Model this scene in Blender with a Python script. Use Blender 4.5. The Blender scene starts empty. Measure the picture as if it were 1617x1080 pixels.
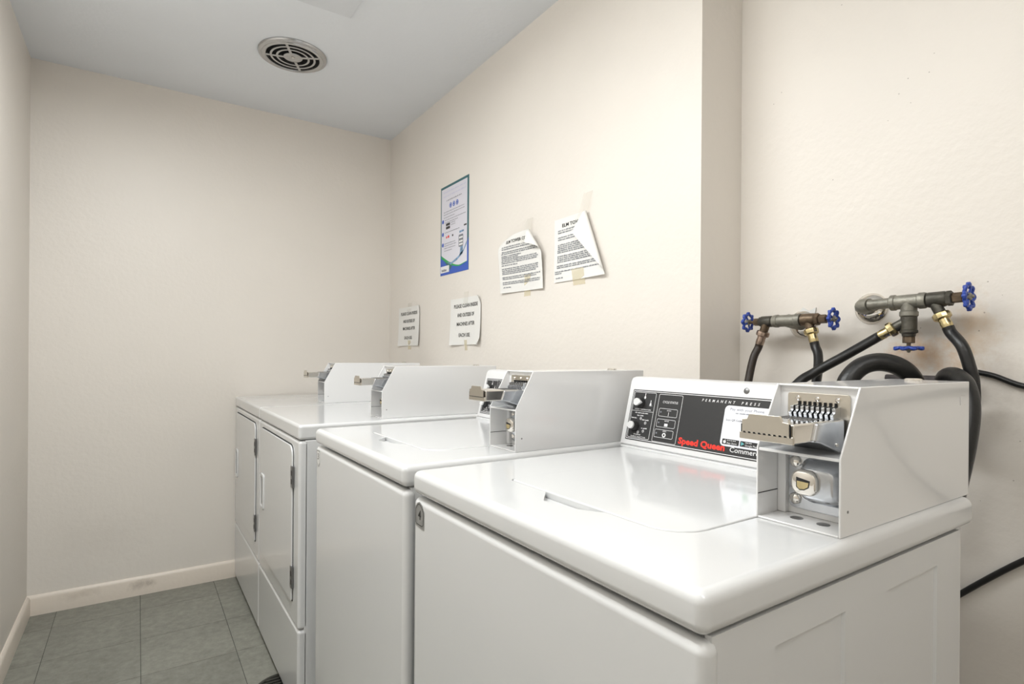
import bpy, bmesh, math, random
from mathutils import Vector, Matrix

random.seed(7)
SC = bpy.context.scene
COL = SC.collection
PI = math.pi

# ------------------------------------------------------------------ camera
cam_data = bpy.data.cameras.new('camera')
cam_data.sensor_width = 36.0
cam_data.lens = 36.0 * 883.05 / 1617.0
cam_data.shift_y = (560.52 - 540.0) / 1617.0
cam_data.clip_start = 0.02
cam = bpy.data.objects.new('camera', cam_data)
COL.objects.link(cam)
cam.matrix_world = (Matrix.Translation((-1.2429, -3.1724, 1.1449))
                    @ Matrix.Rotation(math.radians(-33.766), 4, 'Z')
                    @ Matrix.Rotation(PI / 2, 4, 'X')
                    @ Matrix.Rotation(math.radians(0.4191), 4, 'Z'))
SC.camera = cam

# ------------------------------------------------------------------ world, light, exposure
world = bpy.data.worlds.new('world')
SC.world = world
world.use_nodes = True
world.node_tree.nodes['Background'].inputs[0].default_value = (1.0, 0.98, 0.95, 1)
world.node_tree.nodes['Background'].inputs[1].default_value = 0.3


def area_light(name, loc, sx, sy, power, color=(1, 1, 1), rot=(0, 0, 0)):
    d = bpy.data.lights.new(name, 'AREA')
    d.shape = 'RECTANGLE'
    d.size, d.size_y, d.energy, d.color = sx, sy, power, color
    o = bpy.data.objects.new(name, d)
    o.location, o.rotation_euler = loc, rot
    COL.objects.link(o)
    return o


LAMP_A = (-1.24, -1.88)         # ceiling fixture over the aisle
FILL_LAMP = (-1.12, -3.70)         # unseen fill lamp added behind the camera for sides facing it
LAMP_COL = (0.91, 0.965, 1.0)
area_light('lamp_light', (LAMP_A[0], LAMP_A[1], 2.335), 0.34, 1.60, 26, LAMP_COL)
area_light('lamp_light', (FILL_LAMP[0], FILL_LAMP[1], 2.335), 0.34, 1.16, 4.5, LAMP_COL)

SC.view_settings.view_transform = 'Standard'
SC.view_settings.look = 'None'
SC.view_settings.gamma = 1.0
SC.view_settings.use_curve_mapping = False
SC.view_settings.exposure = -0.2


# ------------------------------------------------------------------ materials
def new_mat(name):
    m = bpy.data.materials.new(name)
    m.use_nodes = True
    return m, m.node_tree, m.node_tree.nodes['Principled BSDF']


def mat(name, col, rough=0.5, metal=0.0, bump=0.0, bscale=60.0, var=0.0, vscale=6.0, coat=0.0, spec=None):
    m, nt, b = new_mat(name)
    b.inputs['Base Color'].default_value = (*col, 1)
    b.inputs['Roughness'].default_value = rough
    b.inputs['Metallic'].default_value = metal
    if coat:
        b.inputs['Coat Weight'].default_value = coat
        b.inputs['Coat Roughness'].default_value = 0.06
    if spec is not None:
        b.inputs['Specular IOR Level'].default_value = spec
    tc = nt.nodes.new('ShaderNodeTexCoord')
    if var:
        n = nt.nodes.new('ShaderNodeTexNoise')
        n.inputs['Scale'].default_value = vscale
        n.inputs['Detail'].default_value = 5
        nt.links.new(tc.outputs['Object'], n.inputs['Vector'])
        r = nt.nodes.new('ShaderNodeValToRGB')
        r.color_ramp.elements[0].position = 0.3
        r.color_ramp.elements[1].position = 0.7
        r.color_ramp.elements[0].color = (*[c * (1 - var) for c in col], 1)
        r.color_ramp.elements[1].color = (*[min(1, c * (1 + var * 0.5)) for c in col], 1)
        nt.links.new(n.outputs['Fac'], r.inputs['Fac'])
        nt.links.new(r.outputs['Color'], b.inputs['Base Color'])
    if bump:
        n2 = nt.nodes.new('ShaderNodeTexNoise')
        n2.inputs['Scale'].default_value = bscale
        n2.inputs['Detail'].default_value = 4
        nt.links.new(tc.outputs['Object'], n2.inputs['Vector'])
        bp = nt.nodes.new('ShaderNodeBump')
        bp.inputs['Strength'].default_value = bump
        bp.inputs['Distance'].default_value = 0.004
        nt.links.new(n2.outputs['Fac'], bp.inputs['Height'])
        nt.links.new(bp.outputs['Normal'], b.inputs['Normal'])
    return m


def wall_mat(name, col, stains=(), specks=0.0, rough=0.45):
    """painted plaster: roller texture, faint blotches, stains at given world spots (pos, radius, colour, strength)"""
    m, nt, b = new_mat(name)
    N, L = nt.nodes.new, nt.links.new
    geo = N('ShaderNodeNewGeometry')
    n = N('ShaderNodeTexNoise')
    n.inputs['Scale'].default_value = 2.2
    n.inputs['Detail'].default_value = 4
    L(geo.outputs['Position'], n.inputs['Vector'])
    r = N('ShaderNodeValToRGB')
    r.color_ramp.elements[0].position, r.color_ramp.elements[1].position = 0.3, 0.7
    r.color_ramp.elements[0].color = (*[c * 0.965 for c in col], 1)
    r.color_ramp.elements[1].color = (*col, 1)
    L(n.outputs['Fac'], r.inputs['Fac'])
    cur = r.outputs['Color']
    nz = N('ShaderNodeTexNoise')
    nz.inputs['Scale'].default_value = 26
    nz.inputs['Detail'].default_value = 8
    nz.inputs['Roughness'].default_value = 0.7
    L(geo.outputs['Position'], nz.inputs['Vector'])
    for pos, rad, scol, st in stains:
        sub = N('ShaderNodeVectorMath'); sub.operation = 'SUBTRACT'
        L(geo.outputs['Position'], sub.inputs[0]); sub.inputs[1].default_value = pos
        div = N('ShaderNodeVectorMath'); div.operation = 'DIVIDE'
        L(sub.outputs[0], div.inputs[0]); div.inputs[1].default_value = rad
        ln = N('ShaderNodeVectorMath'); ln.operation = 'LENGTH'
        L(div.outputs[0], ln.inputs[0])
        ma = N('ShaderNodeMath'); ma.operation = 'MULTIPLY_ADD'
        L(nz.outputs['Fac'], ma.inputs[0]); ma.inputs[1].default_value = 2.2
        L(ln.outputs['Value'], ma.inputs[2])
        mp = N('ShaderNodeMapRange')
        mp.inputs['From Min'].default_value, mp.inputs['From Max'].default_value = 2.0, 0.9
        mp.inputs['To Min'].default_value, mp.inputs['To Max'].default_value = 0.0, st
        L(ma.outputs[0], mp.inputs['Value'])
        mx = N('ShaderNodeMix'); mx.data_type = 'RGBA'
        L(mp.outputs['Result'], mx.inputs['Factor']); L(cur, mx.inputs['A'])
        mx.inputs['B'].default_value = (*scol, 1)
        cur = mx.outputs['Result']
    if specks:
        v = N('ShaderNodeTexVoronoi'); v.inputs['Scale'].default_value = 34
        L(geo.outputs['Position'], v.inputs['Vector'])
        n3 = N('ShaderNodeTexNoise'); n3.inputs['Scale'].default_value = 5
        L(geo.outputs['Position'], n3.inputs['Vector'])
        lt = N('ShaderNodeMath'); lt.operation = 'LESS_THAN'
        L(v.outputs['Distance'], lt.inputs[0]); lt.inputs[1].default_value = 0.05
        gt = N('ShaderNodeMath'); gt.operation = 'GREATER_THAN'
        L(n3.outputs['Fac'], gt.inputs[0]); gt.inputs[1].default_value = 0.56
        mu = N('ShaderNodeMath'); mu.operation = 'MULTIPLY'
        L(lt.outputs[0], mu.inputs[0]); L(gt.outputs[0], mu.inputs[1])
        m2 = N('ShaderNodeMath'); m2.operation = 'MULTIPLY'
        L(mu.outputs[0], m2.inputs[0]); m2.inputs[1].default_value = specks
        mx = N('ShaderNodeMix'); mx.data_type = 'RGBA'
        L(m2.outputs[0], mx.inputs['Factor']); L(cur, mx.inputs['A'])
        mx.inputs['B'].default_value = (0.22, 0.18, 0.14, 1)
        cur = mx.outputs['Result']
    L(cur, b.inputs['Base Color'])
    b.inputs['Roughness'].default_value = rough
    nb = N('ShaderNodeTexNoise'); nb.inputs['Scale'].default_value = 55; nb.inputs['Detail'].default_value = 6
    L(geo.outputs['Position'], nb.inputs['Vector'])
    nb2 = N('ShaderNodeTexNoise'); nb2.inputs['Scale'].default_value = 6; nb2.inputs['Detail'].default_value = 3
    L(geo.outputs['Position'], nb2.inputs['Vector'])
    ad = N('ShaderNodeMath'); ad.operation = 'MULTIPLY_ADD'
    L(nb2.outputs['Fac'], ad.inputs[0]); ad.inputs[1].default_value = 2.0; L(nb.outputs['Fac'], ad.inputs[2])
    bp = N('ShaderNodeBump'); bp.inputs['Strength'].default_value = 0.22; bp.inputs['Distance'].default_value = 0.004
    L(ad.outputs[0], bp.inputs['Height']); L(bp.outputs['Normal'], b.inputs['Normal'])
    return m


WALL = (0.805, 0.758, 0.698)
M = {}
M['wall'] = wall_mat('wall_paint', WALL)
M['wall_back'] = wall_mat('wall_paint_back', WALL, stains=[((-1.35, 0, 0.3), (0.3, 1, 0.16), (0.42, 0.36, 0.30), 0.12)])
M['wall_recess'] = wall_mat('wall_paint_recess', WALL, specks=0.55, stains=[
    ((0.176, -2.655, 1.155), (1, 0.10, 0.055), (0.62, 0.34, 0.12), 0.8),
    ((0.176, -2.74, 1.20), (1, 0.05, 0.12), (0.66, 0.42, 0.20), 0.55),
    ((0.176, -2.80, 1.10), (1, 0.10, 0.10), (0.35, 0.29, 0.24), 0.25),
    ((0.176, -2.38, 1.19), (1, 0.12, 0.05), (0.50, 0.40, 0.32), 0.18)])
M['ceiling'] = wall_mat('ceiling_paint', (0.80, 0.825, 0.86), rough=0.7)
M['ceiling_patch'] = mat('ceiling_panel_paint', (0.70, 0.72, 0.75), 0.7, bump=0.1)  # even grey for the thin ceiling panel, darker than the ceiling
M['base'] = wall_mat('baseboard_paint', (0.80, 0.72, 0.63), stains=[
    ((-1.22, 0, 0.05), (0.07, 1, 0.028), (0.20, 0.15, 0.11), 0.6),
    ((-1.45, 0, 0.06), (0.10, 1, 0.03), (0.36, 0.29, 0.22), 0.3)], rough=0.4)
M['enamel'] = mat('white_enamel', (0.68, 0.685, 0.685), 0.16, bump=0.0, coat=0.4)
M['enamel_front'] = mat('white_enamel_sheet', (0.68, 0.685, 0.685), 0.24, coat=0.4)
M['coinwhite'] = mat('white_powder_coat', (0.80, 0.80, 0.80), 0.2, coat=0.6)
M['plastic'] = mat('white_plastic', (0.70, 0.70, 0.70), 0.3)
M['gap'] = mat('dark_seam', (0.03, 0.03, 0.03), 0.8)
M['chrome'] = mat('chrome', (0.80, 0.77, 0.72), 0.1, 1.0)
M['steel'] = mat('satin_steel', (0.66, 0.62, 0.55), 0.28, 1.0, bump=0.03, bscale=200)
M['zinc'] = mat('zinc_plate', (0.60, 0.62, 0.65), 0.22, 1.0, var=0.15, vscale=40)
M['galv'] = mat('galvanised_iron', (0.29, 0.28, 0.24), 0.5, 0.7, bump=0.25, bscale=160, var=0.3, vscale=40)
M['bronze'] = mat('weathered_bronze', (0.17, 0.125, 0.085), 0.42, 0.8, bump=0.2, bscale=150, var=0.45, vscale=45)
M['dkbronze'] = mat('dark_weathered_bronze', (0.10, 0.095, 0.08), 0.45, 0.7, bump=0.2, bscale=150, var=0.4, vscale=45)
M['brass'] = mat('brass', (0.66, 0.55, 0.30), 0.25, 1.0, var=0.2, vscale=50)
M['copper'] = mat('dull_copper', (0.42, 0.32, 0.26), 0.3, 1.0, var=0.2, vscale=50)
M['rubber'] = mat('black_rubber', (0.009, 0.009, 0.009), 0.36, bump=0.15, bscale=120)
M['brubber'] = mat('brown_black_rubber', (0.022, 0.014, 0.009), 0.5, bump=0.15, bscale=120)
M['cable'] = mat('cable_black', (0.010, 0.010, 0.010), 0.35)
M['blue'] = mat('blue_handle_paint', (0.025, 0.065, 0.36), 0.35, bump=0.12, bscale=180)
M['black'] = mat('black_print', (0.018, 0.018, 0.018), 0.4)
M['label'] = mat('black_overlay', (0.022, 0.022, 0.023), 0.42, bump=0.03, bscale=500)
M['white'] = mat('white_print', (0.80, 0.80, 0.80), 0.5)
M['grey'] = mat('grey_print', (0.22, 0.23, 0.26), 0.6)
M['red'] = mat('red_print', (0.80, 0.035, 0.02), 0.45)
M['green'] = mat('green_print', (0.03, 0.36, 0.10), 0.5)
M['teal'] = mat('teal_print', (0.12, 0.42, 0.45), 0.5)
M['pblue'] = mat('poster_blue', (0.03, 0.10, 0.50), 0.4)
M['pgreen'] = mat('poster_green', (0.03, 0.13, 0.15), 0.4)
M['pink_print'] = mat('poster_pale', (0.62, 0.62, 0.76), 0.4)
M['water'] = mat('poster_water', (0.20, 0.34, 0.52), 0.4, var=0.5, vscale=60)
M['sticker'] = mat('sticker_paper', (0.80, 0.81, 0.87), 0.4)
M['poster'] = mat('poster_paper', (0.72, 0.71, 0.78), 0.35)
M['paper'] = mat('white_paper', (0.82, 0.81, 0.78), 0.7, bump=0.05, bscale=30)
M['tag'] = mat('grey_tag', (0.30, 0.30, 0.29), 0.4, 0.3)
M['tagw'] = mat('pale_tag', (0.72, 0.72, 0.70), 0.4)
M['hinge'] = mat('hinge_steel', (0.20, 0.20, 0.20), 0.35, 0.8)
M['ventmetal'] = mat('vent_metal', (0.50, 0.50, 0.50), 0.22, 0.9)
M['dark'] = mat('dark_void', (0.006, 0.006, 0.006), 0.9)
M['grout'] = mat('floor_joint', (0.055, 0.055, 0.05), 0.8)
M['drain'] = mat('cast_iron_drain', (0.05, 0.05, 0.042), 0.5, 0.5, bump=0.3, bscale=120)
M['grime'] = mat('grimy_band', (0.06, 0.05, 0.05), 0.6, bump=0.3, bscale=80, var=0.4, vscale=60)


def tape_mat():
    m, nt, b = new_mat('clear_tape')
    b.inputs['Base Color'].default_value = (0.80, 0.77, 0.68, 1)
    b.inputs['Roughness'].default_value = 0.25
    b.inputs['Alpha'].default_value = 0.20
    return m


def tape2_mat():
    m, nt, b = new_mat('yellowed_tape')
    b.inputs['Base Color'].default_value = (0.80, 0.70, 0.44, 1)
    b.inputs['Roughness'].default_value = 0.3
    b.inputs['Alpha'].default_value = 0.42
    return m


def tile_mat():
    m, nt, b = new_mat('vinyl_tile')
    N, L = nt.nodes.new, nt.links.new
    geo = N('ShaderNodeNewGeometry')
    oi = N('ShaderNodeObjectInfo')
    n1 = N('ShaderNodeTexNoise'); n1.inputs['Scale'].default_value = 30; n1.inputs['Detail'].default_value = 9
    n1.inputs['Roughness'].default_value = 0.72
    L(geo.outputs['Position'], n1.inputs['Vector'])
    r = N('ShaderNodeValToRGB')
    e = r.color_ramp.elements
    e[0].position, e[0].color = 0.30, (0.178, 0.178, 0.152, 1)
    e[1].position, e[1].color = 0.72, (0.305, 0.305, 0.262, 1)
    L(n1.outputs['Fac'], r.inputs['Fac'])
    n2 = N('ShaderNodeTexNoise'); n2.inputs['Scale'].default_value = 3.5; n2.inputs['Detail'].default_value = 4
    L(geo.outputs['Position'], n2.inputs['Vector'])
    ad = N('ShaderNodeMath'); ad.operation = 'MULTIPLY_ADD'
    L(oi.outputs['Random'], ad.inputs[0]); ad.inputs[1].default_value = 0.22
    L(n2.outputs['Fac'], ad.inputs[2])
    mp = N('ShaderNodeMapRange')
    mp.inputs['From Min'].default_value, mp.inputs['From Max'].default_value = 0.3, 0.9
    mp.inputs['To Min'].default_value, mp.inputs['To Max'].default_value = 0.80, 1.12
    L(ad.outputs[0], mp.inputs['Value'])
    mx = N('ShaderNodeVectorMath'); mx.operation = 'SCALE'
    L(r.outputs['Color'], mx.inputs[0]); L(mp.outputs['Result'], mx.inputs['Scale'])
    L(mx.outputs[0], b.inputs['Base Color'])
    b.inputs['Roughness'].default_value = 0.42
    return m


def emit_mat(name, col, s):
    m, nt, b = new_mat(name)
    b.inputs['Base Color'].default_value = (*col, 1)
    b.inputs['Emission Color'].default_value = (*col, 1)
    b.inputs['Emission Strength'].default_value = s
    return m


M['tape'] = tape_mat()
M['tape2'] = tape2_mat()
M['tile'] = tile_mat()
M['diffuser'] = emit_mat('lamp_diffuser', (1, 0.97, 0.92), 6.0)

# ------------------------------------------------------------------ helpers
ORG = {}


def thing(name, label, cat, loc=(0, 0, 0), group=None):
    o = bpy.data.objects.new(name, None)
    o.empty_display_size = 0.05
    COL.objects.link(o)
    o.location = loc
    o['label'], o['category'] = label, cat
    if group:
        o['group'] = group
    ORG[o.name] = Vector(loc)
    return o


def tag(o, label, cat, group=None):
    o['label'], o['category'] = label, cat
    if group:
        o['group'] = group
    return o


def obj(name, bm, m, parent=None, bevel=0.0, seg=3, smooth=True, origin=None, label=None, angle=35):
    """bmesh in world coordinates -> one mesh object (vertices kept relative to the thing's base)"""
    L = ORG[parent.name] if parent else Vector(origin or (0, 0, 0))
    bmesh.ops.recalc_face_normals(bm, faces=bm.faces) if name not in OPEN else None
    bmesh.ops.translate(bm, verts=bm.verts, vec=-L)
    me = bpy.data.meshes.new(name)
    bm.to_mesh(me)
    bm.free()
    if smooth:
        me.shade_smooth()
        me.set_sharp_from_angle(angle=math.radians(angle))
    me.materials.append(M[m] if isinstance(m, str) else m)
    o = bpy.data.objects.new(name, me)
    COL.objects.link(o)
    if parent:
        o.parent = parent
    else:
        o.location = L
    ORG[o.name] = L
    if bevel:
        b = o.modifiers.new('bevel', 'BEVEL')
        b.width, b.segments, b.limit_method = bevel, seg, 'ANGLE'
        b.angle_limit = math.radians(40)
        b.harden_normals = True
        me.shade_smooth()
    if label:
        o['label'] = label
    return o


OPEN = set(['lettering', 'printed_lines', 'sheet', 'tape', 'printing'])


def struct(name, bm, m, **k):
    o = obj(name, bm, m, **k)
    o['kind'] = 'structure'
    return o


def B():
    return bmesh.new()


def box(bm, x0, x1, y0, y1, z0, z1):
    v = [bm.verts.new(p) for p in ((x0, y0, z0), (x1, y0, z0), (x1, y1, z0), (x0, y1, z0),
                                   (x0, y0, z1), (x1, y0, z1), (x1, y1, z1), (x0, y1, z1))]
    for f in ((3, 2, 1, 0), (4, 5, 6, 7), (0, 1, 5, 4), (1, 2, 6, 5), (2, 3, 7, 6), (3, 0, 4, 7)):
        bm.faces.new([v[i] for i in f])
    return bm


def bx(*a):
    return box(B(), *a)


def prism(bm, pts, mp, a, b):
    """polygon pts (p,q) extruded between a and b; mp(p,q,r) -> xyz"""
    A = [bm.verts.new(mp(p, q, a)) for p, q in pts]
    C = [bm.verts.new(mp(p, q, b)) for p, q in pts]
    n = len(pts)
    bm.faces.new(A[::-1])
    bm.faces.new(C)
    for i in range(n):
        bm.faces.new((A[i], A[(i + 1) % n], C[(i + 1) % n], C[i]))
    return bm


XY = lambda p, q, r: (p, q, r)
XZ = lambda p, q, r: (p, r, q)      # polygon in x-z, extruded along y
YZ = lambda p, q, r: (r, p, q)      # polygon in y-z, extruded along x


def rrect(x0, x1, y0, y1, r, n=4, radii=None):
    """rounded rectangle, ccw; radii = (bl, br, tr, tl)"""
    rs = radii or (r, r, r, r)
    out = []
    for (cx, cy, sx, sy, a0), rr in zip(((x0, y0, 1, 1, PI), (x1, y0, -1, 1, 1.5 * PI), (x1, y1, -1, -1, 0), (x0, y1, 1, -1, 0.5 * PI)), rs):
        if rr <= 0:
            out.append((cx, cy))
            continue
        for i in range(n + 1):
            a = a0 + 0.5 * PI * i / n
            out.append((cx + sx * rr + rr * math.cos(a), cy + sy * rr + rr * math.sin(a)))
    return out


def catmull(pts, k=8):
    P = [Vector(p) for p in pts]
    P = [P[0] * 2 - P[1]] + P + [P[-1] * 2 - P[-2]]
    out = []
    for i in range(1, len(P) - 2):
        for j in range(k):
            t = j / k
            a, b, c, d = P[i - 1], P[i], P[i + 1], P[i + 2]
            out.append(0.5 * ((2 * b) + (c - a) * t + (2 * a - 5 * b + 4 * c - d) * t * t + (3 * b - a - 3 * c + d) * t ** 3))
    out.append(P[-2])
    return out


def tube(bm, pts, r, n=14, k=8, closed=False, smooth=True):
    P = catmull(pts, k) if smooth and not closed else [Vector(p) for p in pts]
    rings, up = [], None
    N = len(P)
    for i, p in enumerate(P):
        t = (P[(i + 1) % N] - P[i - 1]) if closed else (P[min(i + 1, N - 1)] - P[max(i - 1, 0)])
        t.normalize()
        if up is None:
            up = t.orthogonal().normalized()
        up = (up - t * up.dot(t)).normalized()
        w = t.cross(up)
        rr = r(i / (N - 1)) if callable(r) else r
        rings.append([bm.verts.new(p + (up * math.cos(2 * PI * j / n) + w * math.sin(2 * PI * j / n)) * rr) for j in range(n)])
    for i in range(N if closed else N - 1):
        a, b = rings[i], rings[(i + 1) % N]
        for j in range(n):
            bm.faces.new((a[j], a[(j + 1) % n], b[(j + 1) % n], b[j]))
    if not closed:
        bm.faces.new(rings[0][::-1])
        bm.faces.new(rings[-1])
    return bm


def lathe(bm, prof, org, axis, n=24, closed=False, phase=0.0):
    """prof = [(along, radius)]; revolved about axis through org"""
    ax = Vector(axis).normalized()
    u = ax.orthogonal().normalized()
    w = ax.cross(u)
    org = Vector(org)
    rings = []
    for a, r in prof:
        rings.append([bm.verts.new(org + ax * a + (u * math.cos(phase + 2 * PI * j / n) + w * math.sin(phase + 2 * PI * j / n)) * max(r, 1e-5)) for j in range(n)])
    m = len(rings)
    for i in range(m if closed else m - 1):
        a, b = rings[i], rings[(i + 1) % m]
        for j in range(n):
            bm.faces.new((a[j], a[(j + 1) % n], b[(j + 1) % n], b[j]))
    if not closed:
        bm.faces.new(rings[0][::-1])
        bm.faces.new(rings[-1])
    return bm


class Frame:
    """flat surface: origin, right, up; call (s, t, h) -> point"""
    def __init__(self, o, r, u):
        self.o, self.r, self.u = Vector(o), Vector(r).normalized(), Vector(u).normalized()
        self.n = self.r.cross(self.u)

    def __call__(self, s, t, h=0.0):
        return self.o + self.r * s + self.u * t + self.n * h


def text(bm, body, fr, s, t, cap, width=None, align='L', shear=0.0, bold=0.0, h=0.0004, spacing=1.0):
    """lettering laid on a surface map; cap = capital height, width = fitted total width"""
    cu = bpy.data.curves.new('lettering_source', 'FONT')
    cu.body = body
    cu.size = 1.0
    cu.shear = shear
    cu.offset = bold
    cu.resolution_u = 2
    cu.space_character = spacing
    o = bpy.data.objects.new('lettering_source', cu)
    COL.objects.link(o)
    dg = bpy.context.evaluated_depsgraph_get()
    me = bpy.data.meshes.new_from_object(o.evaluated_get(dg))
    bpy.data.objects.remove(o)
    bpy.data.curves.remove(cu)
    if not me.vertices:
        bpy.data.meshes.remove(me)
        return
    xs = [v.co.x for v in me.vertices]
    x0, x1 = min(xs), max(xs)
    ky = cap / 0.70
    kx = width / (x1 - x0) if width else ky
    off = {'L': 0, 'C': -0.5, 'R': -1}[align] * (x1 - x0) * kx
    vs = [bm.verts.new(fr(s + off + (v.co.x - x0) * kx, t + v.co.y * ky, h)) for v in me.vertices]
    for p in me.polygons:
        try:
            bm.faces.new([vs[i] for i in p.vertices])
        except ValueError:
            pass
    bpy.data.meshes.remove(me)


def quad(bm, fr, s0, s1, t0, t1, h=0.0004, k=1):
    for i in range(k):
        a, b = s0 + (s1 - s0) * i / k, s0 + (s1 - s0) * (i + 1) / k
        v = [bm.verts.new(fr(*q, h)) for q in ((a, t0), (b, t0), (b, t1), (a, t1))]
        bm.faces.new(v)


def poly(bm, fr, pts, h=0.0004):
    bm.faces.new([bm.verts.new(fr(p, q, h)) for p, q in pts])


def outline(bm, fr, pts, w, h=0.0004):
    """closed line of width w along polygon pts"""
    n = len(pts)
    c = Vector((sum(p[0] for p in pts) / n, sum(p[1] for p in pts) / n))
    inn = []
    for i in range(n):
        a, b, d = Vector(pts[i - 1]), Vector(pts[i]), Vector(pts[(i + 1) % n])
        e1, e2 = (b - a), (d - b)
        if e1.length < 1e-9 or e2.length < 1e-9:
            inn.append(b)
            continue
        n1 = Vector((-e1.y, e1.x)).normalized(); n2 = Vector((-e2.y, e2.x)).normalized()
        m = (n1 + n2); m = m / max(m.length, 1e-6)
        inn.append(b + m * (w / max(0.4, m.dot(n1))))
    A = [bm.verts.new(fr(p[0], p[1], h)) for p in pts]
    C = [bm.verts.new(fr(p[0], p[1], h)) for p in inn]
    for i in range(n):
        bm.faces.new((A[i], A[(i + 1) % n], C[(i + 1) % n], C[i]))


def ellipse(cx, cy, rx, ry, n=20):
    return [(cx + rx * math.cos(2 * PI * i / n), cy + ry * math.sin(2 * PI * i / n)) for i in range(n)]


def letter(parent, m, *a, **k):
    bm = B()
    text(bm, *a, **k)
    return obj('lettering', bm, m, parent, smooth=False)


def stuff(o):
    o['kind'] = 'stuff'
    return o


def word_line(bm, fr, s0, s1, t, cap, h=0.0004, density=0.85):
    """a line of print too small to read: word-long strokes broken into letter-sized bits"""
    s = s0
    while s < s1 - cap:
        w = min(random.uniform(2, 8) * cap * 0.62, s1 - s)
        q = s
        while q < s + w - cap * 0.3:
            lw = cap * random.uniform(0.3, 0.55)
            hh = cap * random.choice((0.72, 0.72, 0.72, 1.0, 0.9))
            quad(bm, fr, q, min(q + lw, s + w), t, t + hh, h)
            q += lw + cap * 0.14
        s += w + cap * 0.5


def apply_mods(o):
    dg = bpy.context.evaluated_depsgraph_get()
    me = bpy.data.meshes.new_from_object(o.evaluated_get(dg))
    old = o.data
    me.name = old.name
    o.modifiers.clear()
    o.data = me
    bpy.data.meshes.remove(old)


# ------------------------------------------------------------------ room shell
XL, H, YB = -1.637, 2.416, -4.60
XR = 0.176                     # recessed part of the right-hand wall
YC = -2.213                    # where the right-hand wall steps back
struct('wall_back', bx(XL - 0.1, XR + 0.1, 0, 0.1, -0.02, H + 0.05), 'wall_back')
struct('wall_left', bx(XL - 0.1, XL, YB, 0, -0.02, H + 0.05), 'wall')
struct('wall_right', bx(0, XR + 0.1, YC, 0, -0.02, H + 0.05), 'wall')
struct('wall_recess', bx(XR, XR + 0.1, YB, YC, -0.02, H + 0.05), 'wall_recess')
struct('wall_front', bx(XL - 0.1, XR + 0.1, YB - 0.1, YB, -0.02, H + 0.05), 'wall')
struct('ceiling', bx(XL, XR, YB, 0, H, H + 0.05), 'ceiling')
floor = struct('floor', bx(XL, XR, YB, 0, -0.02, -0.0012), 'grout')
T, g = 0.3065, 0.0010
tile_me = {}
x_lines = [-1.228 + T * i for i in range(-1, 5)]
y_lines = [-0.805 + T * i for i in range(3, -14, -1)]
xs = [XL] + [x for x in x_lines if XL + 0.02 < x < XR - 0.02] + [XR]
ys = sorted([0.0, YB] + [y for y in y_lines if YB + 0.02 < y < -0.02])
for i in range(len(xs) - 1):
    for j in range(len(ys) - 1):
        x0, x1, y0, y1 = xs[i], xs[i + 1], ys[j], ys[j + 1]
        if x0 >= -0.01 and y1 > YC:
            continue
        key = (round(x1 - x0, 4), round(y1 - y0, 4))
        if key not in tile_me:
            bm = bx(-key[0] / 2 + g, key[0] / 2 - g, -key[1] / 2 + g, key[1] / 2 - g, -0.0012, 0)
            me = bpy.data.meshes.new('tile')
            bm.to_mesh(me); bm.free()
            me.materials.append(M['tile'])
            tile_me[key] = me
        o = bpy.data.objects.new('tile', tile_me[key])
        o.location = ((x0 + x1) / 2, (y0 + y1) / 2, 0)
        COL.objects.link(o)
        o.parent = floor


def baseboard(name, pts_map, a, b):
    prof = [(0, 0), (0.013, 0), (0.013, 0.070), (0.010, 0.080), (0.004, 0.086), (0, 0.086)]
    bm = prism(B(), prof, pts_map, a, b)
    return struct(name, bm, 'base')


baseboard('baseboard_back', lambda p, q, r: (r, -p, q), XL, -0.002)
baseboard('baseboard_left', lambda p, q, r: (XL + p, r, q), YB, -0.013)
baseboard('baseboard_recess', lambda p, q, r: (XR - p, r, q), YB, YC)

# ceiling: patch, vent, lamps

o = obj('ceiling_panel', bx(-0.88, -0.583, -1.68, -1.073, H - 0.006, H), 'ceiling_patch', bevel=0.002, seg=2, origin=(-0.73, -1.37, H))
tag(o, 'flat grey panel on the ceiling cut off by the top edge, beside the round vent', 'panel')


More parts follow.
